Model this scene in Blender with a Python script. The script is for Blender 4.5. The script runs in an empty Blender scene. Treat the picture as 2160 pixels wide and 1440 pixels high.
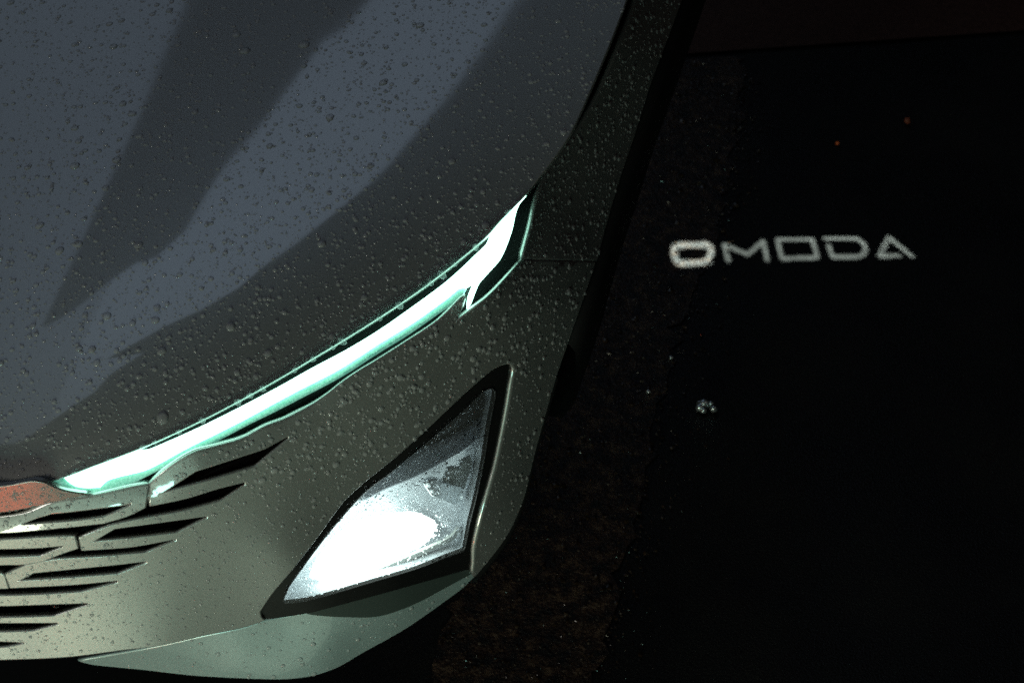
import bpy, math, random
import numpy as np
from mathutils import Vector
from mathutils.geometry import delaunay_2d_cdt

random.seed(7); rng = np.random.default_rng(7)
S = bpy.context.scene
COL = S.collection
rad = math.radians

# ------------------------------------------------------------------ camera
PSI, TH, DIST = rad(10), rad(45), 1.95
AIM = np.array([.80, .35, .70])
FW = np.array([-math.sin(PSI)*math.cos(TH), math.cos(PSI)*math.cos(TH), -math.sin(TH)])
RT = np.array([math.cos(PSI), math.sin(PSI), 0.])
UP = np.cross(RT, FW)
EYE = AIM - DIST*FW
cam = bpy.data.cameras.new('camera'); co = bpy.data.objects.new('camera', cam); COL.objects.link(co)
co.location = EYE
co.rotation_euler = Vector(FW).to_track_quat('-Z', 'Y').to_euler()
cam.lens = 54; cam.sensor_width = 36; cam.clip_start = .05; cam.clip_end = 200
cam.dof.use_dof = True; cam.dof.focus_distance = 1.93; cam.dof.aperture_fstop = 8.0
S.camera = co
F = 3240.0                                    # focal length in photograph pixels

# ------------------------------------------------------------------ world, lamps, exposure
w = bpy.data.worlds.new('World'); S.world = w; w.use_nodes = True
w.node_tree.nodes['Background'].inputs['Color'].default_value = (.5, .42, .4, 1)
w.node_tree.nodes['Background'].inputs['Strength'].default_value = .0035
S.view_settings.view_transform = 'Standard'; S.view_settings.look = 'None'
S.view_settings.exposure = 0; S.view_settings.gamma = 1
S.cycles.max_bounces = 10; S.cycles.transparent_max_bounces = 24
S.cycles.use_denoising = False; S.cycles.caustics_reflective = False; S.cycles.caustics_refractive = False; S.cycles.sample_clamp_indirect = 4

def area(name, loc, target, sx, sy, color, radiance, spread=180):
    l = bpy.data.lights.new(name, 'AREA'); l.shape = 'RECTANGLE'; l.size = sx; l.size_y = sy
    l.energy = radiance*math.pi*sx*sy; l.color = color; l.spread = rad(spread)
    o = bpy.data.objects.new(name, l); COL.objects.link(o); o.location = loc
    o.rotation_euler = (Vector(target)-Vector(loc)).to_track_quat('-Z', 'Y').to_euler()
    return o
# two added blue-grey area lights in place of sky, mirrored in the bonnet between dark masks
area('overhead_sky_fill', (-3.90, 2.6, 7.6), (-3.90, .7, 0), 3.2, 13, (.58, .76, 1.0), .185, 140)
area('overhead_sky_fill', (-.65, 2.6, 7.6), (-.65, .7, 0), 3.3, 13, (.58, .76, 1.0), .26, 140)
# added fills: warm in front (one high, one low), cool low in front, weak beside; red lamp mirrored in the nose
area('warm_front_fill', (-.8, -4.0, 3.2), (.4, .2, .8), 1.0, .8, (1.0, .97, .87), 9.5)
area('warm_low_fill', (.3, -2.6, .42), (.4, 0, .6), 1.2, .4, (.95, 1.0, .74), 11.0)
area('cool_low_fill', (.75, -2.4, .75), (.7, .1, .4), .7, .3, (.45, 1.0, .86), 12.0)
area('side_fill', (3.2, -.4, 2.6), (.9, .5, .7), 1.0, 1.0, (1.0, .86, .82), .4)
area('red_lamp', (.31, -1.30, .045), (.31, 0, .20), .26, .07, (1.0, .075, .015), 10.0)
# the headlamp's own beam, thrown forward on the added bounce sheet in front of the car
bl = bpy.data.lights.new('headlamp_beam', 'SPOT'); bl.energy = 95; bl.color = (.84, 1.0, .93); bl.shadow_soft_size = .03; bl.spot_size = rad(95); bl.spot_blend = .7
bo = bpy.data.objects.new('headlamp_beam', bl); COL.objects.link(bo); bo.location = (.62, -.07, .57)
bo.rotation_euler = Vector((.10, -1, -.32)).to_track_quat('-Z', 'Y').to_euler()

# ------------------------------------------------------------------ helpers
class TPS:                                    # smooth height field through control points
    def __init__(s, pts, lam=1e-3):
        p = np.array(pts, float); s.x = p[:, :2]/1000; n = len(p)
        K = s.phi(s.x[:, None]-s.x[None]) + lam*np.eye(n)
        A = np.zeros((n+3, n+3)); A[:n, :n] = K; A[:n, n] = 1; A[:n, n+1:] = s.x; A[n, :n] = 1; A[n+1:, :n] = s.x.T
        s.w = np.linalg.solve(A, np.r_[p[:, 2], 0, 0, 0])
    def phi(s, d):
        r2 = (d**2).sum(-1); return np.where(r2 > 0, .5*r2*np.log(np.maximum(r2, 1e-30)), 0)
    def __call__(s, u, v):
        q = np.stack([np.asarray(u, float), np.asarray(v, float)], -1)/1000
        return s.phi(q[..., None, :]-s.x) @ s.w[:-3] + s.w[-3] + q @ s.w[-2:]

class POLY:                                   # least-squares polynomial height field: fair enough for clean reflections
    def __init__(s, pts, deg):
        p = np.array(pts, float); s.deg = deg; s.c = np.linalg.lstsq(s.basis(p[:, 0], p[:, 1]), p[:, 2], rcond=1e-9)[0]
    def basis(s, u, v):
        x = (np.asarray(u, float)-600)/700; y = (np.asarray(v, float)-600)/700
        return np.stack([x**i*y**j for i in range(s.deg+1) for j in range(s.deg+1-i)], -1)
    def __call__(s, u, v): return s.basis(u, v) @ s.c

def at(u, v, z):
    u = np.asarray(u, float); v = np.asarray(v, float)
    q = FW + RT*((u-1080)/F)[..., None] + UP*((720-v)/F)[..., None]
    return EYE + q*((z-EYE[2])/q[..., 2])[..., None]
def PT(f, u, v): return at(u, v, f(np.asarray(u, float), np.asarray(v, float)))
def NR(f, u, v, e=4.):
    u = np.asarray(u, float); v = np.asarray(v, float)
    n = np.cross(PT(f, u+e, v)-PT(f, u-e, v), PT(f, u, v-e)-PT(f, u, v+e))
    return n/np.linalg.norm(n, axis=-1, keepdims=True)
def shifted(f, dn):                           # the surface moved dn metres along its own normal, as a point function
    def g(u, v): return PT(f, u, v) + NR(f, u, v)*dn
    return g

def lifted(f, dz):                            # the surface raised by dz in height, seen at the same place
    def g(u, v): return at(u, v, f(np.asarray(u, float), np.asarray(v, float))+dz)
    return g

def smooth(pts, step=8., corner=38., closed=True):
    """Catmull-Rom through the points, sharp where the path turns by more than `corner` degrees."""
    p = np.array(pts, float); n = len(p); out = []
    def sharp(i):
        if not closed and i in (0, n-1): return True
        a = p[i]-p[i-1]; b = p[(i+1) % n]-p[i]
        c = (a@b)/(np.linalg.norm(a)*np.linalg.norm(b)+1e-9)
        return math.degrees(math.acos(max(-1, min(1, c)))) > corner
    sh = [sharp(i) for i in range(n)]
    for i in range(n if closed else n-1):
        p1 = p[i]; p2 = p[(i+1) % n]; L = np.linalg.norm(p2-p1)
        m1 = (p2-p[i-1])/2 if not sh[i] else (p2-p1); m2 = (p[(i+2) % n]-p1)/2 if not sh[(i+1) % n] else (p2-p1)
        for m in (m1, m2):
            l = np.linalg.norm(m)
            if l > L: m *= L/l
        k = max(1, int(round(L/step)))
        for j in range(k):
            t = j/k
            out.append((2*t**3-3*t**2+1)*p1+(t**3-2*t**2+t)*m1+(-2*t**3+3*t**2)*p2+(t**3-t**2)*m2)
    if not closed: out.append(p[-1])
    return np.array(out)

def inside(poly, q):
    x, y = q[:, 0], q[:, 1]; r = np.zeros(len(q), bool); a = poly; b = np.roll(poly, -1, 0)
    for (x1, y1), (x2, y2) in zip(a, b):
        c = (y1 > y) != (y2 > y)
        if c.any(): r ^= c & (x < (x2-x1)*(y-y1)/(y2-y1+1e-12)+x1)
    return r
def ccw(p):
    a = p[:, 0]*np.roll(p[:, 1], -1)-np.roll(p[:, 0], -1)*p[:, 1]
    return p if a.sum() > 0 else p[::-1]
def seg_dist(poly, q):
    best = np.full(len(q), 1e9)
    for a, b in zip(poly, np.roll(poly, -1, 0)):
        d = b-a; t = np.clip(((q-a)@d)/(d@d+1e-9), 0, 1)
        best = np.minimum(best, np.linalg.norm(q-a-t[:, None]*d, axis=1))
    return best

def link(name, verts, faces, mat, parent=None, shade=True):
    me = bpy.data.meshes.new(name); me.from_pydata([tuple(map(float, v)) for v in verts], [], [tuple(map(int, f)) for f in faces])
    me.materials.append(mat); me.update()
    if shade: me.polygons.foreach_set('use_smooth', [True]*len(me.polygons))
    o = bpy.data.objects.new(name, me); COL.objects.link(o)
    if parent is not None: o.parent = parent
    return o
def tag(o, label, cat=None, group=None, kind=None):
    o['label'] = label
    if cat: o['category'] = cat
    if group: o['group'] = group
    if kind: o['kind'] = kind
    return o

INW = np.array([-.12, .70, -.71])             # turned-in edges run back and down into the car

def panel(loops, pf, nf=None, spacing=16., roll=.0015, depth=.012, flange=True, rollfn=None):
    """A sheet panel: outer loop + holes (photograph pixels) laid on the surface pf(u,v), with rolled, turned-in edges."""
    loops = [ccw(l) for l in loops]
    outer = loops[0]; lo = outer.min(0); hi = outer.max(0)
    g = []
    for j, y in enumerate(np.arange(lo[1], hi[1], spacing*.866)):
        for x in np.arange(lo[0]+(spacing/2 if j % 2 else 0), hi[0], spacing): g.append((x, y))
    g = np.array(g) if g else np.zeros((0, 2))
    if len(g):
        ok = inside(outer, g)
        for h in loops[1:]: ok &= ~inside(h, g)
        g = g[ok]
        for l in loops:
            if len(g): g = g[seg_dist(l, g) > spacing*.45]
    pts, edges, base = [], [], 0
    for l in loops:
        n = len(l); pts += [Vector(p) for p in l]; edges += [(base+i, base+(i+1) % n) for i in range(n)]; base += n
    pts += [Vector(p) for p in g]
    vc, ed, fc, *_ = delaunay_2d_cdt(pts, edges, [], 0, 1e-5)
    vc = np.array([tuple(v) for v in vc]); tri = np.array([f for f in fc if len(f) == 3])
    cen = vc[tri].mean(1); ok = inside(outer, cen)
    for h in loops[1:]: ok &= ~inside(h, cen)
    tri = tri[ok]
    P = pf(vc[:, 0], vc[:, 1])
    # make faces look at the camera
    n = np.cross(P[tri[:, 1]]-P[tri[:, 0]], P[tri[:, 2]]-P[tri[:, 0]]); tri[(n@FW) > 0] = tri[(n@FW) > 0][:, ::-1]
    V = list(P); Fs = [tuple(t) for t in tri]
    if flange:
        for k, l in enumerate(loops):
            m = len(l); t = np.roll(l, -1, 0)-np.roll(l, 1, 0); t /= np.linalg.norm(t, axis=1, keepdims=True)+1e-9
            o2 = np.stack([t[:, 1], -t[:, 0]], 1)*(1 if k == 0 else -1)          # away from the sheet, in pixels
            p0 = pf(l[:, 0], l[:, 1]); q = pf(l[:, 0]-o2[:, 0]*4, l[:, 1]-o2[:, 1]*4)
            e1 = pf(l[:, 0]+4, l[:, 1])-pf(l[:, 0]-4, l[:, 1]); e2 = pf(l[:, 0], l[:, 1]-4)-pf(l[:, 0], l[:, 1]+4)
            nn = np.cross(e1, e2); nn /= np.linalg.norm(nn, axis=1, keepdims=True)
            t3 = np.roll(p0, -1, 0)-np.roll(p0, 1, 0); t3 /= np.linalg.norm(t3, axis=1, keepdims=True)+1e-9
            oo = np.cross(t3, nn); oo *= np.sign((oo*(p0-q)).sum(1))[:, None]; oo /= np.linalg.norm(oo, axis=1, keepdims=True)+1e-9
            rr = np.full(m, roll) if rollfn is None else rollfn(l)
            rows = [p0]
            for a in (25, 50, 75, 90): rows.append(p0+oo*(rr*math.sin(rad(a)))[:, None]-nn*(rr*(1-math.cos(rad(a))))[:, None])
            rows.append(rows[-1]+(INW-nn*.25)*depth)
            b0 = len(V)
            for r_ in rows: V += list(r_)
            for i in range(len(rows)-1):
                for j in range(m):
                    a, b = b0+i*m+j, b0+i*m+(j+1) % m
                    f = (a, b, b+m, a+m)
                    Fs.append(f if k else f[::-1])
    return V, Fs

# ------------------------------------------------------------------ materials
def mat(name, base=(.5, .5, .5), metallic=0., rough=.5, coat=0., coat_rough=.03, coat_ior=1.5, ior=1.5, spec=.5, emit=None, strength=0.):
    m = bpy.data.materials.new(name); m.use_nodes = True; b = m.node_tree.nodes['Principled BSDF']
    b.inputs['Base Color'].default_value = (*base, 1); b.inputs['Metallic'].default_value = metallic
    b.inputs['Roughness'].default_value = rough; b.inputs['Coat Weight'].default_value = coat
    b.inputs['Coat Roughness'].default_value = coat_rough; b.inputs['Coat IOR'].default_value = coat_ior
    b.inputs['IOR'].default_value = ior; b.inputs['Specular IOR Level'].default_value = spec
    if emit: b.inputs['Emission Color'].default_value = (*emit, 1); b.inputs['Emission Strength'].default_value = strength
    return m
def N(m, t, **kw):
    n = m.node_tree.nodes.new(t)
    for k, v in kw.items(): setattr(n, k, v)
    return n
def L(m, a, b): m.node_tree.links.new(a, b)
def coords(m, scale=1.):
    t = N(m, 'ShaderNodeTexCoord'); mp = N(m, 'ShaderNodeMapping'); mp.inputs['Scale'].default_value = (scale,)*3
    L(m, t.outputs['Object'], mp.inputs['Vector']); return mp.outputs['Vector']
def noise(m, vec, scale, detail=3, rough=.55):
    n = N(m, 'ShaderNodeTexNoise'); n.inputs['Scale'].default_value = scale; n.inputs['Detail'].default_value = detail
    n.inputs['Roughness'].default_value = rough; L(m, vec, n.inputs['Vector']); return n
def ramp(m, fac, stops):
    r = N(m, 'ShaderNodeValToRGB'); e = r.color_ramp.elements
    while len(e) < len(stops): e.new(.5)
    for x, (p, c) in zip(e, stops): x.position = p; x.color = (*c, 1)
    L(m, fac, r.inputs['Fac']); return r.outputs['Color']
def bump(m, height, strength, dist):
    b = N(m, 'ShaderNodeBump'); b.inputs['Strength'].default_value = strength; b.inputs['Distance'].default_value = dist
    L(m, height, b.inputs['Height']); return b.outputs['Normal']

def paint(name, base, metallic, rough, coat_ior=1.8, film=(.015, .07)):
    m = mat(name, base, metallic, rough, 1., .035, coat_ior)
    b = m.node_tree.nodes['Principled BSDF']; v = coords(m)
    fl = noise(m, v, 1400, 1)                                     # metal flake and dirty film
    dirt = noise(m, v, 9, 5)
    c = ramp(m, fl.outputs['Fac'], [(.3, tuple(x*.78 for x in base)), (.7, tuple(x*1.22 for x in base))])
    L(m, c, b.inputs['Base Color'])
    rr = N(m, 'ShaderNodeMapRange'); rr.inputs['To Min'].default_value = film[0]; rr.inputs['To Max'].default_value = film[1]
    L(m, dirt.outputs['Fac'], rr.inputs['Value']); L(m, rr.outputs['Result'], b.inputs['Coat Roughness'])
    return m
M = {}
M['paint'] = paint('grey_metallic_paint', (.335, .34, .325), .6, .44, 2.1, (.03, .085))
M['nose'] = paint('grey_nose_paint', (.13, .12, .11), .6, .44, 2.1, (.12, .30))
M['lit_lip'] = paint('teal_lit_silver_paint', (.36, .47, .47), .45, .45, 1.5)  # lip's base colour carries the brightness and teal of the front light
M['black'] = mat('gloss_black_plastic', (.012, .012, .012), 0, .16)
M['matte'] = mat('matte_black_plastic', (.008, .008, .008), 0, .75, spec=.2)
M['liner'] = mat('dark_liner_plastic', (.006, .006, .006), 0, .6, spec=.25)
M['drl'] = mat('running_light_glow', (.8, .8, .8), 0, .3, emit=(.48, 1., .80), strength=5.2)
M['led'] = mat('headlamp_glow', (.8, .8, .8), 0, .3, emit=(.80, 1., .93), strength=4.8)
M['chrome'] = mat('satin_chrome', (.62, .66, .68), .9, .32)
M['reflector'] = mat('lamp_reflector_bowl', (.44, .47, .50), .25, .5)
M['fin'] = mat('smoked_lamp_fin', (.30, .33, .38), .2, .5)
M['bracket'] = mat('pale_lamp_bracket', (.52, .55, .52), 0, .5)

def fringe_material():
    m = mat('ribbed_light_edge', (.25, .5, .4), 0, .25)
    b = m.node_tree.nodes['Principled BSDF']; v = coords(m)
    vo = N(m, 'ShaderNodeTexVoronoi'); vo.inputs['Scale'].default_value = 330; L(m, v, vo.inputs['Vector'])
    c = ramp(m, vo.outputs['Distance'], [(.15, (.42, 1., .78)), (.75, (.13, .55, .40))])
    L(m, c, b.inputs['Emission Color']); b.inputs['Emission Strength'].default_value = .45
    return m
M['fringe'] = fringe_material()

def clear(name, ior, rough, haze=0., haze_col=(1, 1, 1)):
    """Thin clear sheet or bead: mirror by Fresnel, the rest goes straight through; `haze` is milky scatter."""
    m = bpy.data.materials.new(name); m.use_nodes = True; nt = m.node_tree; nt.nodes.clear()
    out = N(m, 'ShaderNodeOutputMaterial'); tr = N(m, 'ShaderNodeBsdfTransparent'); gl = N(m, 'ShaderNodeBsdfGlossy')
    gl.inputs['Roughness'].default_value = rough; fr = N(m, 'ShaderNodeFresnel'); fr.inputs['IOR'].default_value = ior
    mx = N(m, 'ShaderNodeMixShader'); L(m, fr.outputs[0], mx.inputs[0]); L(m, tr.outputs[0], mx.inputs[1]); L(m, gl.outputs[0], mx.inputs[2])
    last = mx
    if haze:
        df = N(m, 'ShaderNodeBsdfDiffuse'); tl = N(m, 'ShaderNodeBsdfTranslucent'); ad = N(m, 'ShaderNodeMixShader'); ad.inputs[0].default_value = .5
        for x in (df, tl): x.inputs['Color'].default_value = (*haze_col, 1)
        L(m, df.outputs[0], ad.inputs[1]); L(m, tl.outputs[0], ad.inputs[2])
        m2 = N(m, 'ShaderNodeMixShader'); m2.inputs[0].default_value = haze; L(m, mx.outputs[0], m2.inputs[1]); L(m, ad.outputs[0], m2.inputs[2]); last = m2
    L(m, last.outputs[0], out.inputs['Surface']); return m
M['lens'] = clear('clear_wet_lens', 1.5, .02, .07)
M['drop'] = clear('rain_water', 1.38, .02, .30)
M['cover'] = clear('clear_lamp_cover', 1.5, .02, .002)
M['bezel'] = mat('satin_black_bezel', (.003, .0035, .0035), 0, .5, spec=.08)
M['skirt_shade'] = mat('dark_green_skirt_shade', (.05, .066, .06), 0, .4)  # undercut below the headlamp: shade and greenish light put into the colour
def water():
    m = mat('rain_water_on_glass', (1, 1, 1), 0, .0, ior=1.33); m.node_tree.nodes['Principled BSDF'].inputs['Transmission Weight'].default_value = 1
    return m
M['glassdrop'] = water()

# ------------------------------------------------------------------ surfaces of the car (pixel, pixel, height)
hood_edge = [(-420, 1050), (-120, 1037), (0, 1031), (110, 1012), (205, 978), (300, 942), (400, 897), (500, 846), (600, 790), (659, 755), (700, 731), (798, 670), (880, 615), (931, 577), (959, 555), (1022, 501), (1055, 464), (1110, 406)]
hood_side = [(1160, 343), (1200, 285), (1240, 200), (1290, 80), (1320, 0), (1350, -90), (1395, -230)]
HOOD0 = POLY([(-120, 1035, .785), (0, 1030, .795), (110, 1015, .80), (300, 945, .82), (600, 788, .845), (800, 662, .862), (1000, 512, .882), (1110, 408, .90), (1160, 345, .915), (1200, 288, .93), (1240, 200, .948), (1290, 80, .968), (1320, 0, .978), (1345, -80, .99),
            (0, 880, .838), (0, 580, .889), (0, 0, .955), (0, -120, .965), (400, 750, .868), (400, 450, .915), (400, 0, .965), (400, -120, .975), (800, 530, .90), (800, 280, .94), (800, 0, .972), (1080, 330, .92), (1100, 150, .953), (1120, 0, .973), (-120, 880, .832), (-120, 580, .885), (-120, 0, .95)], 3)
def HOOD(u, v):                             # carried on straight beyond the picture's left and top edges
    u = np.asarray(u, float); v = np.asarray(v, float); a = np.maximum(u, -120); b = np.maximum(v, -130)
    return HOOD0(a, b)+(HOOD0(a+2, b)-HOOD0(a, b))/2*(u-a)+(HOOD0(a, b+2)-HOOD0(a, b))/2*(v-b)
low = [(-120, 1085, .775), (0, 1072, .782), (110, 1050, .788), (300, 1005, .80), (520, 905, .826), (714, 800, .846), (860, 715, .86), (960, 640, .868), (1028, 615, .862)]
bc = list(low)
for (u, v0, z0) in low:
    for dv, dz in ((150, .098), (300, .192)):
        v = v0+dv
        if (u < 520 and v < 1400) or (u >= 520 and v < 1260): bc.append((u, v, z0-dz))
bc += [(547, 1300, .565), (700, 1290, .545), (850, 1270, .52), (1000, 1195, .49), (330, 1365, .575), (0, 1392, .585), (-120, 1395, .588), (600, 1180, .655),
       (1104, 546, .838), (1180, 549, .805), (1225, 551, .775), (1258, 552, .735), (1070, 590, .842), (1150, 640, .785), (1195, 640, .755), (1232, 625, .715), (1140, 720, .735), (1198, 725, .68), (1100, 765, .735), (1172, 795, .655), (1100, 860, .68), (1148, 880, .61), (1080, 960, .625), (1126, 960, .565), (1058, 1040, .59), (1104, 1050, .525), (1040, 1120, .545), (1072, 1122, .495), (1003, 1213, .455), (1038, 1172, .475)]
fc = ([(1104, 546, .838), (1180, 549, .805), (1225, 551, .775), (1258, 552, .735), (1119, 484, .858), (1136, 412, .878), (1160, 340, .893), (1240, 180, .925), (1310, 10, .955), (1350, -100, .972),
            (1170, 470, .838), (1230, 460, .80), (1278, 478, .752), (1215, 360, .862), (1265, 370, .825), (1306, 382, .775), (1270, 230, .892), (1320, 230, .855), (1352, 245, .805), (1330, 100, .922), (1375, 100, .885), (1404, 95, .835), (1375, 0, .93), (1410, 0, .90), (1438, 0, .852), (1420, -100, .94), (1470, -100, .87)])
BODY = TPS(bc+fc, .03)                     # fender and bumper share one surface
SHOULDER = np.array([(-160, 1112), (0, 1088), (117, 1060), (312, 1022), (350, 995), (408, 960), (513, 929), (609, 886), (664, 854), (714, 813), (797, 759), (860, 719), (925, 675), (965, 645)], float)
def BUMP(u, v):                             # the bumper's upper edge rolls back under the running light
    u = np.asarray(u, float); v = np.asarray(v, float); q = np.stack([u.ravel(), v.ravel()], 1); best = np.full(len(q), 1e9)
    for a, b in zip(SHOULDER[:-1], SHOULDER[1:]):
        d = b-a; t = np.clip(((q-a)@d)/(d@d), 0, 1); best = np.minimum(best, np.linalg.norm(q-a-t[:, None]*d, axis=1))
    return BODY(u, v)-.0105*np.exp(-np.sqrt(best.reshape(u.shape)**2+36)/30)
FEND = BODY
LIP = TPS([(168, 1394, .43), (330, 1368, .455), (470, 1340, .47), (600, 1304, .478), (700, 1297, .475), (850, 1282, .465), (940, 1240, .46), (1000, 1212, .455), (240, 1406, .418), (420, 1425, .398), (600, 1431, .38), (680, 1419, .376), (760, 1378, .382), (860, 1322, .403), (940, 1265, .428), (700, 1350, .432), (500, 1390, .427)])

# ------------------------------------------------------------------ the car
car = bpy.data.objects.new('car', None); COL.objects.link(car); car.location = (0, 0, 0)
tag(car, 'rain-wet dark grey car, front corner with glowing slim running light and headlamp', 'car')

hood_outline = smooth(hood_edge+hood_side+[(1100, -280), (500, -290), (-420, -290)], 14)
pf_hood = lambda u, v: PT(HOOD, u, v)
V, Fc = panel([hood_outline], pf_hood, spacing=16, roll=.0013, depth=.022)
bonnet = link('bonnet', V, Fc, M['paint'], car)

c1 = lambda pts: [(x/2.571, 880+y/2.571) for x, y in pts]
c6 = lambda pts: [(x/6, 960+y/6) for x, y in pts]
lamp_left = [(1080, 764), (1064, 766), (1037, 779), (987, 822), (909, 896), (831, 966), (773, 1012), (726, 1055), (699, 1090), (668, 1133), (617, 1199), (574, 1250), (547, 1290), (550, 1302)]
lamp_right = [(1000, 1203), (1002, 1187), (1005, 1148), (1024, 1071), (1050, 981), (1073, 868), (1085, 794), (1087, 776)]
grille_path = [(312, 1024), (305, 1070), (267, 1088), (217, 1103), (133, 1112), (0, 1123), (-390, 1127), (-390, 1143), (0, 1139), (90, 1134), (157, 1131), (163, 1156), (135, 1165), (85, 1184), (40, 1190), (-390, 1192), (-390, 1206), (0, 1209), (8, 1213), (16, 1240), (-390, 1246), (-390, 1259), (0, 1257), (78, 1255), (171, 1249), (249, 1229), (249, 1223), (156, 1232), (22, 1239), (12, 1211), (58, 1191), (117, 1180), (218, 1174), (307, 1166), (373, 1140), (373, 1135), (280, 1152), (173, 1160), (168, 1134), (233, 1109), (307, 1093), (389, 1078), (467, 1057), (519, 1024), (519, 1015), (459, 1030), (389, 1051), (317, 1066), (319, 1021)]
drl_low = [(350, 997), (408, 962), (455, 948), (513, 931), (562, 907), (609, 888), (664, 856), (714, 815), (753, 788), (797, 761), (860, 721), (925, 677), (981, 626), (977, 640), (959, 681)]
lens_rim = [(985, 661), (1028, 630), (1070, 587), (1101, 551)]
bump_right = [(1256, 554), (1234, 620), (1199, 720), (1174, 793), (1149, 880), (1127, 960), (1105, 1050), (1074, 1121), (1039, 1171), (1004, 1213)]
bump_bottom = [(557, 1308), (515, 1321), (432, 1338), (340, 1359), (260, 1369), (140, 1384), (0, 1390), (-120, 1393), (-420, 1398)]
sharp_part = smooth([(-420, 1150), (-120, 1110), (0, 1091), (50, 1083), (117, 1062), (200, 1048)]+grille_path, 9, 9, closed=False)
soft_part = smooth([grille_path[-1]]+drl_low+lens_rim+bump_right+lamp_right+lamp_left+bump_bottom, 9, 33, closed=False)
bumper_outline = np.r_[sharp_part, soft_part[1:]]
slots = [c1([(865, 416), (1060, 290), (1430, 170), (1568, 97), (1572, 116), (1385, 270), (1150, 340)]),
         c6([(230, 882), (420, 800), (650, 730), (850, 712), (1200, 670), (1530, 628), (1668, 600), (1665, 635), (1480, 720), (1320, 785), (1000, 830), (600, 862), (300, 885)]),
         c1([(495, 676), (620, 602), (930, 560), (1128, 532), (1130, 545), (960, 628), (720, 656)]),
         c1([(-1000, 722), (0, 712), (200, 706), (340, 694), (345, 704), (220, 754), (0, 761), (-1000, 764)]),
         c1([(90, 889), (180, 842), (400, 820), (640, 796), (796, 777), (799, 789), (640, 850), (400, 870)]),
         c1([(-1000, 1026), (0, 1020), (250, 1012), (478, 1004), (480, 1018), (290, 1080), (0, 1088), (-1000, 1090)]),
         c1([(-1000, 1114), (0, 1112), (310, 1111), (320, 1124), (180, 1160), (0, 1166), (-1000, 1168)]),
         c1([(-1000, 1212), (0, 1212), (130, 1217), (135, 1228), (0, 1250), (-1000, 1256)])]
slots = [smooth(s, 8, 9) for s in slots]
pf_bump = lambda u, v: PT(BUMP, u, v)
def bump_roll(l):
    u, v = l[:, 0], l[:, 1]; r_ = np.full(len(l), .0019)
    r_[(u > 1000) & (v > 770) & (v < 1200) & (u < 1092) & (u > 990)] = .0045
    r_[(u > 345) & (u < 930) & (seg_dist(np.array(drl_low+drl_low[::-1], float), l) < 3)] = .0018
    for pl in ([(60, 1080), (117, 1062), (200, 1048), (310, 1024)], [(322, 1019), (350, 997), (408, 962), (455, 948), (513, 931), (562, 907), (609, 888), (664, 856)]):
        r_[seg_dist(np.array(pl+pl[::-1], float), l) < 4] = .0052
    r_[(v > 545) & (v < 700) & (u > 955) & (u < 1110)] = .0030
    k = np.ones(9)/9; return np.convolve(np.r_[r_[-4:], r_, r_[:4]], k, 'valid')
V, Fc = panel([bumper_outline]+slots, pf_bump, spacing=15, depth=.010, rollfn=bump_roll)
bumper = link('front_bumper', V, Fc, M['paint'], car)
# every grille slot gets its own dark recessed liner: walls behind the opening and a floor with a step
for s in slots:
    s = ccw(s); m_ = len(s); n_ = NR(BUMP, s[:, 0], s[:, 1]); p_ = PT(BUMP, s[:, 0], s[:, 1])+INW*.0105-n_*.003
    c_ = p_.mean(0); rows = [p_, p_+INW*.006, c_+(p_-c_)*.95+INW*.008, c_+(p_-c_)*.92+INW*.026]
    V = [x for r_ in rows for x in r_]; Fc = [(i*m_+j, i*m_+(j+1) % m_, (i+1)*m_+(j+1) % m_, (i+1)*m_+j) for i in range(3) for j in range(m_)]
    Fc.append(tuple(range(3*m_, 4*m_)))
    link('grille_slot', V, Fc, M['black'], bumper, False)
# dark liner sheet behind the open gaps of the grille
lin = smooth([(-420, 1090), (150, 1030), (340, 985), (520, 985), (540, 1040), (400, 1165), (270, 1260), (-420, 1300)], 20)
V, Fc = panel([lin], lifted(BUMP, -.036), spacing=30, flange=False)
link('grille_backing', V, Fc, M['liner'], bumper)

# bumper side turning down and under, below the painted edge (the camera barely sees it)
def skirt(path, f, rows, mt, name, parent):
    p = smooth(path, 14, closed=False); q = PT(f, p[:, 0], p[:, 1]); out = np.array([.94, -.34, 0.])
    R = [q+out*a-np.array([0, 0, 1.])*b for a, b in rows]; m_ = len(q)
    V = [x for r_ in R for x in r_]; Fc = [(i*m_+j, i*m_+j+1, (i+1)*m_+j+1, (i+1)*m_+j) for i in range(len(R)-1) for j in range(m_-1)]
    return link(name, V, Fc, mt, parent)
skirt(bump_right[3:], BUMP, [(0, .0005), (.002, .006), (.001, .014), (-.02, .03), (-.10, .04)], M['matte'], 'bumper_side', bumper)

# nose panel between the bonnet edge and the grille
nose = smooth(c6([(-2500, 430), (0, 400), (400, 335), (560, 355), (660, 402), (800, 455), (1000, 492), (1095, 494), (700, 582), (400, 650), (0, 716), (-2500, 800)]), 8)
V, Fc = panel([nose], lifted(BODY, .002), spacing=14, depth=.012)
nose_panel = link('nose_panel', V, Fc, M['nose'], car)

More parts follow.
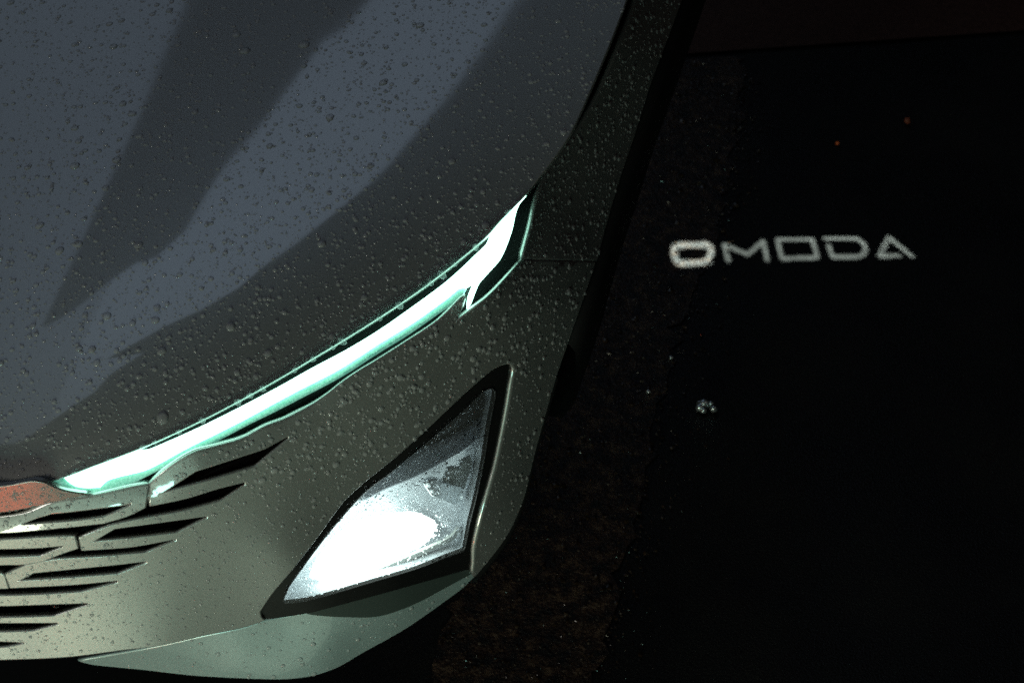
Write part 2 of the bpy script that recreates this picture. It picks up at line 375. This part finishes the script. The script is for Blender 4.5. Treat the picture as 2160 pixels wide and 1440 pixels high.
# fender
fender_right = [(1260, 547), (1277, 480), (1306, 381), (1340, 280), (1375, 170), (1408, 82), (1438, 0), (1474, -100), (1522, -240)]
fender_outline = smooth([(1412, -240), (1365, -100), (1340, 10), (1268, 190), (1205, 300), (1168, 345), (1137, 412), (1120, 484), (1104, 543)]+fender_right, 10)
V, Fc = panel([fender_outline], lambda u, v: PT(FEND, u, v), spacing=15, roll=.004, depth=.012)
fender = link('front_fender', V, Fc, M['paint'], car)
V, Fc = panel([smooth([(1310, -110), (1200, 180), (1140, 330), (1130, 420), (1180, 440), (1300, 180), (1400, -110)], 25)], lifted(FEND, -.035), spacing=40, flange=False)  # dark sheet put in for the shaded valley beside the bonnet edge
link('valley_shade_sheet', V, Fc, M['liner'], fender)
trim_path = [(1199, 720), (1234, 620), (1257, 552)]+fender_right[1:]
p = smooth(trim_path, 14, closed=False)
FB = lambda u, v: np.where(np.asarray(v) > 550, BUMP(u, v), FEND(u, v))
skirt(trim_path, FB, [(-.004, .004), (.002, .006), (.010, .014), (.013, .04), (.012, .11), (-.006, .15), (-.08, .17)], M['matte'], 'wheel_arch_trim', fender)

# lower lip
lip_outline = smooth([(168, 1394), (330, 1365), (432, 1342), (515, 1325), (557, 1311), (627, 1297), (660, 1293), (714, 1295), (792, 1295), (843, 1282), (890, 1262), (940, 1235), (990, 1208), (1003, 1213), (975, 1240), (860, 1322), (760, 1378), (720, 1402), (680, 1418), (640, 1427), (580, 1431), (420, 1424), (300, 1411), (200, 1401)], 9)
V, Fc = panel([lip_outline], lambda u, v: PT(LIP, u, v), spacing=15, roll=.003, depth=.02)
lip = link('bumper_lip', V, Fc, M['lit_lip'], car)
# black intake floor under the bumper, behind the lip
fl = smooth([(-420, 1370), (330, 1345), (560, 1300), (1000, 1190), (1000, 1225), (600, 1440), (100, 1500), (-420, 1500)], 25)
V, Fc = panel([fl], lambda u, v: at(u, v, np.full(np.shape(u), .33)), spacing=60, flange=False)
link('lower_intake', V, Fc, M['matte'], car)

# ------------------------------------------------------------------ running light
drl = bpy.data.objects.new('running_light', None); COL.objects.link(drl); drl.parent = car
tag(drl, 'slim glowing running light along the bonnet edge')
ctl = []
for u, v in hood_edge[3:]: ctl.append((u, v, float(HOOD(u, v))-.016))
for u, v in [(-120, 1050), (0, 1045)]: ctl.append((u, v, .772))
for u, v in drl_low[::2]+lens_rim+[(200, 1040), (110, 1050), (312, 1024)]: ctl.append((u, v, float(BUMP(u, v))-.012))
for u, v in [(1119, 484), (1136, 412), (1153, 345)]: ctl.append((u, v, float(FEND(u, v))-.008))
ctl.append((1165, 300, .892))
DRL = TPS(ctl)
bz = smooth([(20, 1030), (110, 995), (300, 915), (600, 760), (900, 560), (1050, 445), (1110, 385), (1165, 290), (1170, 345), (1150, 412), (1134, 484), (1116, 556), (1085, 602), (1040, 643), (990, 676), (955, 692), (955, 665), (800, 775), (664, 875), (560, 925), (408, 985), (312, 1040), (150, 1068), (60, 1060)], 12)
V, Fc = panel([bz], lambda u, v: PT(DRL, u, v), spacing=16, flange=False)
link('bezel', V, Fc, M['bezel'], drl)
strip = smooth([(134, 1005), (187, 985), (240, 967), (296, 953), (311, 951), (389, 917), (455, 886), (520, 853), (590, 816), (659, 777), (730, 739), (798, 698), (870, 648), (931, 603), (970, 570), (1003, 539), (1028, 515), (1038, 494), (1050, 474), (1076, 445), (1108, 410), (1110, 413), (1095, 431), (1087, 452), (1080, 484), (1067, 521), (1054, 547), (1033, 571), (1012, 594), (1005, 608), (993, 640), (987, 650), (990, 628), (996, 608), (1008, 586), (988, 601), (967, 606), (943, 626), (905, 654), (867, 680), (798, 722), (714, 776), (631, 820), (575, 850), (520, 880), (467, 907), (389, 946), (311, 988), (255, 1003), (225, 1012), (210, 1026), (180, 1027), (156, 1022)], 9)
V, Fc = panel([strip], lifted(DRL, .013), spacing=13, roll=.0009, depth=.010)
link('light_strip', V, Fc, M['drl'], drl)
fr = smooth([(108, 1017), (134, 1008), (156, 1025), (180, 1030), (210, 1029), (227, 1014), (255, 1005), (311, 991), (389, 949), (467, 910), (520, 884), (575, 853), (631, 823), (714, 780), (798, 726), (867, 684), (905, 658), (943, 630), (967, 610), (982, 608), (965, 628), (925, 656), (860, 700), (798, 738), (714, 792), (631, 837), (575, 866), (520, 893), (467, 921), (389, 959), (300, 1006), (240, 1032), (215, 1038), (180, 1038), (150, 1034)], 9)
V, Fc = panel([fr], lifted(DRL, .009), spacing=10, roll=.002, depth=.006)
link('ribbed_edge', V, Fc, M['fringe'], drl)
# clear outer cover of the lamp, wrapping round the corner
cov = smooth([(112, 1014), (187, 980), (300, 942), (400, 896), (500, 843), (600, 786), (700, 724), (800, 659), (900, 590), (1000, 512), (1055, 461), (1110, 408), (1150, 350), (1134, 412), (1117, 484), (1099, 544), (1068, 585), (1026, 626), (985, 656), (965, 676), (980, 634), (925, 660), (860, 704), (798, 743), (714, 797), (631, 842), (520, 898), (389, 964), (300, 1011), (240, 1036), (180, 1042), (140, 1034)], 9)
V, Fc = panel([cov], lifted(DRL, .019), spacing=14, flange=False)
link('clear_cover', V, Fc, M['cover'], drl)

# ------------------------------------------------------------------ headlamp
hl = bpy.data.objects.new('headlamp', None); COL.objects.link(hl); hl.parent = car
tag(hl, 'triangular headlamp shining white in the bumper')
lens_px = [(1039, 818), (1046, 826), (1045, 841), (1033, 903), (1022, 973), (1006, 1051), (992, 1106), (983, 1152), (979, 1162), (948, 1173), (882, 1199), (792, 1226), (695, 1255), (637, 1269), (602, 1273), (596, 1267), (609, 1238), (641, 1193), (683, 1137), (722, 1090), (769, 1039), (823, 997), (878, 952), (940, 899), (998, 847), (1022, 824)]
lens_loop = smooth(lens_px, 9, 50)
bez_bottom = [(552, 1304), (582, 1302), (652, 1291), (714, 1275), (800, 1252), (900, 1224), (985, 1200)]
bez_loop = smooth([(1083, 766), (1066, 764), (1037, 776), (987, 819), (909, 893), (831, 963), (773, 1009), (724, 1052), (697, 1088), (666, 1131), (615, 1197), (572, 1248), (545, 1290)]+bez_bottom+[(1006, 1203), (1009, 1148), (1028, 1071), (1054, 981), (1077, 868), (1089, 794), (1090, 776)], 9, 50)
V, Fc = panel([bez_loop, lens_loop], lifted(BUMP, -.006), spacing=13, roll=.0015, depth=.010)
link('bezel', V, Fc, M['black'], hl)
skirt_loop = smooth([(648, 1293), (714, 1277), (800, 1254), (900, 1226), (990, 1201), (1000, 1206), (940, 1238), (890, 1265), (843, 1285), (792, 1299), (714, 1299), (670, 1296)], 10)
V, Fc = panel([skirt_loop], lifted(BUMP, -.016), spacing=12, roll=.002, depth=.01)
link('lower_skirt_shade', V, Fc, M['skirt_shade'], hl)
V, Fc = panel([lens_loop], lifted(BUMP, -.0045), spacing=14, flange=False)
link('lens', V, Fc, M['lens'], hl)
l_ = ccw(lens_loop); m_ = len(l_); n0 = NR(BUMP, l_[:, 0], l_[:, 1]); p0 = PT(BUMP, l_[:, 0], l_[:, 1])
c_ = p0.mean(0); nm = n0.mean(0); nm /= np.linalg.norm(nm)
nm = nm*.3-INW*.8; rows = [p0-n0*.0075, c_+(p0-c_)*.99-nm*.03, c_+(p0-c_)*.965-nm*.07, c_+(p0-c_)*.88-nm*.10, c_+(p0-c_)*.55-nm*.115, c_+(p0-c_)*.2-nm*.12]
V = [x for r_ in rows for x in r_]; Fc = [(i*m_+j, i*m_+(j+1) % m_, (i+1)*m_+(j+1) % m_, (i+1)*m_+j) for i in range(5) for j in range(m_)]; Fc.append(tuple(range(5*m_, 6*m_)))
link('reflector', V, Fc, M['reflector'], hl)
DL = lambda dz: (lambda u, v: at(u, v, BUMP(u, v)-dz))
c2 = lambda pts: [(520+x/2.571, 740+y/2.571) for x, y in pts]
led = smooth(c2([(375, 1225), (540, 1232), (760, 1130), (960, 1040), (1020, 965), (900, 925), (700, 955), (570, 1015), (455, 1110)]), 10)
V, Fc = panel([led], DL(.034), spacing=14, roll=.006, depth=.02)
link('led_module', V, Fc, M['led'], hl)
fin = smooth(c2([(600, 800), (780, 668), (940, 565), (1120, 482), (1250, 402), (1312, 345), (1300, 425), (1200, 512), (1050, 602), (900, 682), (760, 740), (640, 800)]), 10)
V, Fc = panel([fin], DL(.050), spacing=14, roll=.004, depth=.02)
link('upper_fin', V, Fc, M['fin'], hl)
up_ = smooth(c2([(800, 665), (1000, 495), (1230, 300), (1320, 225), (1325, 320), (1240, 395), (1110, 470), (930, 555)]), 10)
V, Fc = panel([up_], DL(.058), spacing=16, roll=.003, depth=.02)
link('dark_housing', V, Fc, M['black'], hl)
for q in ([(1120, 742), (1170, 600), (1215, 575), (1222, 610), (1180, 748)], [(1060, 722), (1095, 640), (1120, 632), (1090, 728)], [(1095, 728), (1124, 636), (1160, 640), (1130, 736)]):
    V, Fc = panel([smooth(c2(q), 8, 30)], DL(.052), spacing=10, roll=.001, depth=.012); link('bracket', V, Fc, M['bracket'], hl)
V, Fc = panel([smooth(c2([(965, 715), (1010, 702), (1170, 745), (1172, 815), (1130, 825), (1010, 780)]), 8, 30)], DL(.050), spacing=10, roll=.002, depth=.015); link('projector_frame', V, Fc, M['chrome'], hl)
V, Fc = panel([smooth(c2([(560, 1250), (800, 1150), (1000, 1065), (1110, 1010), (1150, 960), (1165, 965), (1120, 1025), (1005, 1080), (805, 1165), (565, 1265)]), 8, 30)], DL(.040), spacing=10, roll=.001, depth=.01); link('divider', V, Fc, M['bracket'], hl)

# ------------------------------------------------------------------ ground
def sheet(name, pts, z, mt, sub=1):
    return link(name, [(x, y, z) for x, y in pts], [tuple(range(len(pts)))], mt, None, False)
def asphalt():
    m = mat('wet_asphalt', (.012, .011, .010), 0, .55, spec=.35); b = m.node_tree.nodes['Principled BSDF']; v = coords(m)
    n = noise(m, v, 260, 4); n2 = noise(m, v, 3, 4)
    L(m, ramp(m, n.outputs['Fac'], [(.3, (.002, .0017, .0015)), (.75, (.007, .0062, .0055))]), b.inputs['Base Color'])
    L(m, ramp(m, n2.outputs['Fac'], [(.35, (.30,)*3), (.65, (.7,)*3)]), b.inputs['Roughness'])
    L(m, bump(m, n.outputs['Fac'], .6, .004), b.inputs['Normal']); return m
g = sheet('ground', [(-40, -40), (40, -40), (40, 40), (-40, 40)], 0, asphalt()); tag(g, 'dark wet asphalt beside the car', kind='structure')
def earth():
    m = mat('wet_leafy_gravel', (.06, .04, .025), 0, .5); b = m.node_tree.nodes['Principled BSDF']; v = coords(m)
    n = noise(m, v, 38, 6, .65); n2 = noise(m, v, 160, 3)
    L(m, ramp(m, n.outputs['Fac'], [(.40, (.002, .0013, .0009)), (.54, (.026, .0115, .006)), (.68, (.09, .053, .03)), (.82, (.17, .14, .11))]), b.inputs['Base Color'])
    L(m, bump(m, n2.outputs['Fac'], .8, .006), b.inputs['Normal']); return m
ed_l = [(.60, -.6), (.66, .1), (.71, .6), (.79, 1.1), (.84, 1.6), (.87, 2.02)]
ed_r = [(1.05, 2.06), (1.055, 1.75), (1.045, 1.45), (.99, 1.1), (.965, .7), (.935, .32), (.92, .1), (.90, -.6)]
e_ = smooth(ed_l+ed_r, .03, 60); e_ = e_+rng.normal(0, .009, e_.shape)
st = sheet('gravel_strip', e_, .004, earth()); tag(st, 'narrow strip of wet brown gravel and leaf litter beside the car', kind='structure')
def bounce_surface():  # pale sheet added to bounce beam light into the bumper
    m = mat('pale_bounce', (.22, .21, .16), 0, .7); b = m.node_tree.nodes['Principled BSDF']
    n = noise(m, coords(m), 6, 5); L(m, ramp(m, n.outputs['Fac'], [(.35, (.16, .165, .13)), (.65, (.25, .255, .21))]), b.inputs['Base Color']); return m
ap = sheet('bounce_apron', [(-5, -7), (6, -7), (6, -.45), (-5, -.45)], .012, bounce_surface()); tag(ap, 'unseen pale sheet added in front of the car to bounce its headlamp beam', kind='structure')
def brick_red():
    m = mat('reddish_paving', (.05, .020, .014), 0, .6, spec=.3); b = m.node_tree.nodes['Principled BSDF']
    n = noise(m, coords(m), 90, 4); L(m, ramp(m, n.outputs['Fac'], [(.3, (.035, .012, .008)), (.7, (.065, .028, .02))]), b.inputs['Base Color']); return m
pv = sheet('pavement', [(-6, .0+1.2), (-6, 12), (12, 12), (12, 5.39), (1.705, 2.28), (.909, 2.04)], .008, brick_red())
pv.data.vertices[0].co = (-6, -.04, .008)
tag(pv, 'faint reddish paving at the far edge of the ground', kind='structure')

def rock_mesh(seed, n=7):
    r = np.random.default_rng(seed); V = [(0, 0, 1)]
    for k, (zz, rr) in enumerate(((.6, .75), (.05, 1.), (-.5, .8))):
        for j in range(n): a = 2*math.pi*(j+.5*k)/n; s = rr*(1+r.normal(0, .14)); V.append((math.cos(a)*s, math.sin(a)*s*.8, zz+r.normal(0, .08)))
    F_ = [(0, 1+j, 1+(j+1) % n) for j in range(n)]
    for k in range(2): F_ += [(1+k*n+j, 1+(k+1)*n+j, 1+(k+1)*n+(j+1) % n, 1+k*n+(j+1) % n) for j in range(n)]
    return np.array(V), F_
rocks = [rock_mesh(i) for i in range(6)]
V, Fc = [], []
for i in range(5200):
    y = rng.uniform(-.55, 2.02); xl = np.interp(y, [a[1] for a in ed_l], [a[0] for a in ed_l]); xr = np.interp(y, [a[1] for a in ed_r[::-1]], [a[0] for a in ed_r[::-1]])
    x = rng.uniform(xl, xr+.01) if i % 6 else xr+abs(rng.normal(0, .035))
    if .93 < x < 1.06 and 1.28 < y < 1.42 and rng.random() < .85: continue
    rv, rf = rocks[i % 6]; s = .0017*math.exp(rng.normal(.1, .5)); a = rng.uniform(0, 6.28); ca, sa = math.cos(a), math.sin(a)
    b0 = len(V)
    for q in rv*s: V.append((x+q[0]*ca-q[1]*sa, y+q[0]*sa+q[1]*ca, .004+s*.2+q[2]*.5))
    Fc += [tuple(b0+k for k in f) for f in rf]
def pebble_mat():
    m = mat('wet_pebbles', (.1, .08, .06), 0, .22); b = m.node_tree.nodes['Principled BSDF']
    n = noise(m, coords(m), 75, 3); L(m, ramp(m, n.outputs['Fac'], [(.40, (.008, .005, .0035)), (.58, (.035, .021, .013)), (.75, (.13, .11, .09))]), b.inputs['Base Color']); return m
M['pebble_shape'] = pebble_mat(); M['pebble_shape'].node_tree.nodes['Principled BSDF'].inputs['Roughness'].default_value = .12
tag(link('gravel', V, Fc, M['pebble_shape'], None, False), 'fine wet brown gravel beside the car', 'gravel', kind='stuff')

# small blobs added in place of glints and lamp reflections on the wet ground
def pebble_shape(u, v, s, mt, label, cat='pebble_shape', name='pebble_shape', group=None, parts=1, seed=0):
    r = np.random.default_rng(seed+int(u)); p = at(u, v, 0.); V, Fc = [], []
    rv, rf = rocks[seed % 6]
    for k in range(parts):
        off = r.normal(0, s*.7, 2) if k else (0, 0); ss = s*(1 if not k else r.uniform(.35, .8)); b0 = len(V)
        for q in rv*ss: V.append((p[0]+q[0]+off[0], p[1]+q[1]+off[1], .006+ss*.6+q[2]))
        Fc += [tuple(b0+i for i in f) for f in rf]
    return tag(link(name, V, Fc, mt, None, True), label, cat, group)
M['glint'] = mat('glint_metal', (.85, .9, .92), .9, .28)  # shiny metal beads in place of wet glints
M['amber'] = mat('orange_reflection', (.7, .13, .03), 0, .4)  # orange lamp reflection on wet ground, put into plain colour
M['red_smear'] = mat('dull_red_reflection', (.16, .035, .015), 0, .6)  # red smear of reflected lamp light, put into plain colour
pebble_shape(1484, 862, .0115, M['glint'], 'cluster of shiny beads added as wet glints on the dark asphalt', 'glint_beads', 'glint_cluster', parts=13, seed=1)
pebble_shape(1367, 833, .0052, M['glint'], 'small bright bead added as a wet glint nearest the car side', seed=2)
pebble_shape(1415, 761, .0048, M['glint'], 'tiny bright bead added as a wet glint above the bead cluster', seed=3)
pebble_shape(1765, 309, .0052, M['amber'], 'tiny orange blob coloured as a lamp reflection on the dark asphalt', 'reflection_dot', 'orange_reflection_dot', seed=4)
pebble_shape(1912, 263, .009, M['red_smear'], 'reddish blob coloured as a lamp reflection on the asphalt near the far paving', 'reflection_smear', 'reddish_reflection', seed=5)

# ------------------------------------------------------------------ the word thrown on the ground: lamp and stencil under the door mirror
LP = np.array([1.00, 2.20, 1.00]); ZS = .93
c4 = lambda pts: [(1380+x/3.724, 460+y/3.724) for x, y in pts]
strokes = [(c4([(152, 262), (170, 236), (300, 230), (405, 228), (438, 250), (445, 290), (428, 340), (390, 368), (300, 374), (200, 376), (172, 358), (158, 315)]), True, 5.7),
           (c4([(583, 332), (549, 208), (735, 286), (855, 180), (888, 330)]), False, 3.3),
           (c4([(968, 168), (1242, 168), (1282, 308), (1003, 318)]), True, 3.3),
           (c4([(1342, 160), (1590, 160), (1640, 195), (1664, 240), (1645, 285), (1600, 303), (1400, 306), (1372, 218)]), False, 3.3),
           (c4([(1925, 294), (1768, 298), (1845, 152), (2022, 298)]), False, 3.3)]
pj = bpy.data.objects.new('mirror_projector', None); COL.objects.link(pj); pj.parent = car
px2hole = lambda q: LP[:2]+(at(q[:, 0], q[:, 1], 0.)[:, :2]-LP[:2])*((LP[2]-ZS)/LP[2])
# grid of small cells in photograph pixels over the word; cells under a stroke are left open
gx = np.arange(1396, 1940, 1.8); gy = np.arange(486, 576, 1.8)
gc = np.array([[(x, y) for x in gx] for y in gy]).reshape(-1, 2); ctr = gc+.9; open_ = np.zeros(len(gc), bool)
for pts, closed, hw in strokes:
    p = np.array(pts); seg = list(zip(p, np.roll(p, -1, 0))) if closed else list(zip(p[:-1], p[1:]))
    for a, b in seg:
        d_ = b-a; t = np.clip(((ctr-a)@d_)/(d_@d_), 0, 1); open_ |= np.linalg.norm(ctr-a-t[:, None]*d_, axis=1) < hw
V, Fc = [], []
for (x, y), o in zip(gc, open_):
    if o: continue
    q = px2hole(np.array([(x, y), (x+1.81, y), (x+1.81, y+1.81), (x, y+1.81)])); b0 = len(V); V += [(a, b, ZS) for a, b in q]; Fc.append((b0, b0+1, b0+2, b0+3))
x0, x1, y0, y1 = gx[0], gx[-1]+1.8, gy[0], gy[-1]+1.8
B_ = 1500
for a, b, c, d_ in ((x0-B_, y0-480, x1+B_, y0), (x0-B_, y1, x1+B_, y1+2600), (x0-B_, y0, x0, y1), (x1, y0, x1+B_, y1)):
    q = px2hole(np.array([(a, b), (c, b), (c, d_), (a, d_)])); b0 = len(V); V += [(e, f, ZS) for e, f in q]; Fc.append((b0, b0+1, b0+2, b0+3))
link('stencil', V, Fc, M['matte'], pj, False)
ctr_h = px2hole(np.array([(1668, 530)]))[0]
sl = bpy.data.lights.new('projector_lamp', 'SPOT'); sl.energy = 420; sl.color = (.86, 1., .90); sl.shadow_soft_size = .0005; sl.spot_size = rad(40); sl.spot_blend = .1
so = bpy.data.objects.new('projector_lamp', sl); COL.objects.link(so); so.location = LP; so.parent = pj
so.rotation_euler = (Vector((ctr_h[0], ctr_h[1], ZS))-Vector(LP)).to_track_quat('-Z', 'Y').to_euler()

# ------------------------------------------------------------------ unseen dark masks added overhead, outlined to shape the bonnet reflections
def slab(name, pts, z, t, label, cat):
    n = len(pts); V = [(x, y, z) for x, y in pts]+[(x, y, z+t) for x, y in pts]
    Fc = [tuple(range(n))[::-1], tuple(range(n, 2*n))]+[(i, (i+1) % n, n+(i+1) % n, n+i) for i in range(n)]
    return tag(link(name, V, Fc, M['matte'], None, False), label, cat)
slab('mask_beam', [(-2.62, 8.), (-2.55, 6.02), (-2.54, 5.2), (-2.48, 4.51), (-2.43, 3.62), (-2.37, 2.66), (-2.32, 1.71), (-2.31, .70), (-2.08, .9), (-1.91, 1.12), (-1.72, 1.47), (-1.58, 1.72), (-1.47, 1.88), (-1.27, 1.93), (-1.15, 2.41), (-1.24, 3.), (-1.3, 3.61), (-1.28, 4.17), (-1.33, 4.86), (-1.36, 5.3), (-1.38, 5.51), (-1.31, 5.61), (-1.30, 8.)], 6.0, .12, 'added tapering dark mask, out of view, shaping the bonnet reflection', 'reflection mask')
slab('mask_panel', [(2.6, 8.), (-.75, 8.), (-.33, 5.24), (-.15, 4.69), (.08, 3.94), (.2, 3.47), (.32, 2.99), (.38, 2.65), (.38, 2.24), (.33, 1.74), (.22, 1.38), (.18, 1.02), (-.05, .66), (-.41, .39), (-.55, .21), (-.95, -.2), (-.40, -.16), (-.71, -.6), (-.79, -1.02), (-1.11, -1.42), (-1.59, -2.03), (-2.04, -2.53), (-2.3, -3.4), (2.6, -3.4)], 6.02, .12, 'added broad dark mask, out of view, shaping the bonnet reflection', 'reflection_mask')

# ------------------------------------------------------------------ rain
def drop_geo(p, n, r_, rings, seg, tall, asp, ang, V, Fc):
    t = np.cross(n, [0.3, .1, 1.]); t /= np.linalg.norm(t); b = np.cross(n, t)
    t, b = t*math.cos(ang)+b*math.sin(ang), b*math.cos(ang)-t*math.sin(ang)
    b0 = len(V); wob = 1+rng.normal(0, .06, seg)
    for k in range(rings):
        f = k/rings; rr = math.cos(f*math.pi/2)**.75; h = math.sin(f*math.pi/2)
        for j in range(seg):
            a = 2*math.pi*j/seg; V.append(p+t*(math.cos(a)*rr*r_*asp*wob[j])+b*(math.sin(a)*rr*r_*wob[j])+n*(h*tall*r_))
    V.append(p+n*(tall*r_))
    for k in range(rings-1):
        for j in range(seg): Fc.append((b0+k*seg+j, b0+k*seg+(j+1) % seg, b0+(k+1)*seg+(j+1) % seg, b0+(k+1)*seg+j))
    for j in range(seg): Fc.append((b0+(rings-1)*seg+j, b0+(rings-1)*seg+(j+1) % seg, b0+rings*seg))
MM = .00060                                                     # metres per photograph pixel on the car
def scatter(outline, holes, count, box):
    lo, hi = np.array(box[:2]), np.array(box[2:]); out = np.zeros((0, 2))
    while len(out) < count:
        q = rng.uniform(lo, hi, (count*2, 2)); ok = inside(outline, q)
        for h in holes: ok &= ~inside(h, q)
        out = np.r_[out, q[ok]]
    return out[:count]
def rain(label, pts, sizes, f, lift, mt, tall=.5, nfun=None):
    V, Fc = [], []; P = PT(f, pts[:, 0], pts[:, 1]); Nn = NR(f, pts[:, 0], pts[:, 1])
    for p, n, s in zip(P, Nn, sizes):
        big = s > 4
        drop_geo(p+n*lift, n, s*MM, 3 if big else 2, 10 if big else 6, tall, rng.uniform(1, 1.25), rng.uniform(0, 6.28), V, Fc)
    return tag(link('raindrops', V, Fc, mt), label, 'raindrops', kind='stuff')
def big_drops(label, group, pts, sizes, f, mt, lift=-.0002):
    P = PT(f, pts[:, 0], pts[:, 1]); Nn = NR(f, pts[:, 0], pts[:, 1]); protos = []
    for k in range(8):
        V, Fc = [], []; drop_geo(np.zeros(3), np.array([0, 0, 1.]), 1., 4, 16, .44, rng.uniform(1, 1.35), rng.uniform(0, 6.28), V, Fc)
        me = bpy.data.meshes.new('raindrop'); me.from_pydata([tuple(map(float, v)) for v in V], [], Fc); me.materials.append(mt); me.polygons.foreach_set('use_smooth', [True]*len(me.polygons)); protos.append(me)
    for i, (p, n, s) in enumerate(zip(P, Nn, sizes)):
        o = bpy.data.objects.new('raindrop', protos[i % 8]); COL.objects.link(o); o.location = p+n*lift
        o.rotation_euler = Vector(n).to_track_quat('Z', 'Y').to_euler(); o.scale = (s*MM,)*3
        tag(o, label, 'raindrop', group)
def apart(pts, sizes, gap=1.6):
    keep = []
    for i in range(len(pts)):
        if all(np.hypot(*(pts[i]-pts[j])) > gap*(sizes[i]+sizes[j]) for j in keep): keep.append(i)
    return pts[keep], sizes[keep]
ln = lambda n, med, sig, lo, hi: np.clip(med*np.exp(rng.normal(0, sig, n)), lo, hi)
hb = (-40, -40, 1340, 1040)
q = scatter(hood_outline, [], 12000, hb); rain('countless small raindrops beaded on the bonnet', q, ln(12000, 1.8, .5, 1.0, 5.), HOOD, -.0002, M['drop'])
q = scatter(hood_outline, [], 150, hb); s_ = ln(150, 6.2, .25, 5.0, 11.5)*np.interp(q[:, 0]+q[:, 1], [300, 1500], [1.15, .8]); q, s_ = apart(q, s_)
big_drops('larger round raindrop standing out among the fine drops on the bonnet', 'large drops on the bonnet', q, s_, HOOD, M['drop'])
hole_l = [ccw(s) for s in slots]
q = scatter(bumper_outline, hole_l, 3400, (-10, 540, 1270, 1400)); rain('countless small raindrops beaded on the front bumper', q, ln(3400, 2.3, .45, 1.1, 5.5)*np.interp(q[:, 1], [900, 1150], [1, .72]), BUMP, -.0002, M['drop'])
zone = np.array([(600, 860), (960, 690), (1100, 580), (1230, 600), (1120, 760), (900, 890), (700, 1000), (500, 1020)])
q = scatter(zone, [bez_loop], 110, (500, 580, 1230, 1020)); q = q[inside(bumper_outline, q)]; s_ = ln(len(q), 5.4, .2, 4.4, 8); q, s_ = apart(q, s_)
big_drops('larger raindrop on the bumper between running light and headlamp', 'large drops on the bumper', q, s_, BUMP, M['drop'])
q = scatter(fender_outline, [hood_outline], 1100, (1090, -40, 1460, 560)); rain('countless small raindrops beaded on the fender', q, ln(1100, 2.2, .42, 1.1, 5.5), FEND, -.0002, M['drop'])
q = scatter(lip_outline, [], 260, (160, 1200, 1010, 1435)); rain('scattered small raindrops on the bumper lip', q, ln(260, 2.3, .45, 1.2, 6), LIP, -.0002, M['drop'])
q = scatter(lens_loop, [], 1500, (590, 810, 1050, 1280)); rain('fine raindrops covering the headlamp lens', q, ln(1500, 1.9, .35, 1.2, 4), BUMP, -.0046, M['glassdrop'], .5)
q = scatter(nose, [], 170, (-10, 1010, 190, 1100)); rain('fine raindrops on the nose panel beside the running light', q, ln(170, 1.9, .35, 1.2, 4), BODY, .0018, M['drop'])
edge = smooth(hood_edge, 26, closed=False); q = edge[rng.random(len(edge)) < .45]+rng.normal(0, 2.5, (1, 2)); q = q[(q[:, 0] > 120) & (q[:, 0] < 1090)]
big_drops('raindrop clinging to the bonnet edge above the running light', 'drops along the bonnet edge', q, ln(len(q), 6, .25, 4.5, 9), HOOD, M['drop'])
q = np.array([(545, 951), (84, 1155), (262, 1187), (116, 1279), (47, 1313)], float)
big_drops('bright water bead hanging in a dark grille slot', 'beads in the grille slots', q, np.array([5., 6., 7., 8., 7.]), BUMP, M['glassdrop'], -.004)
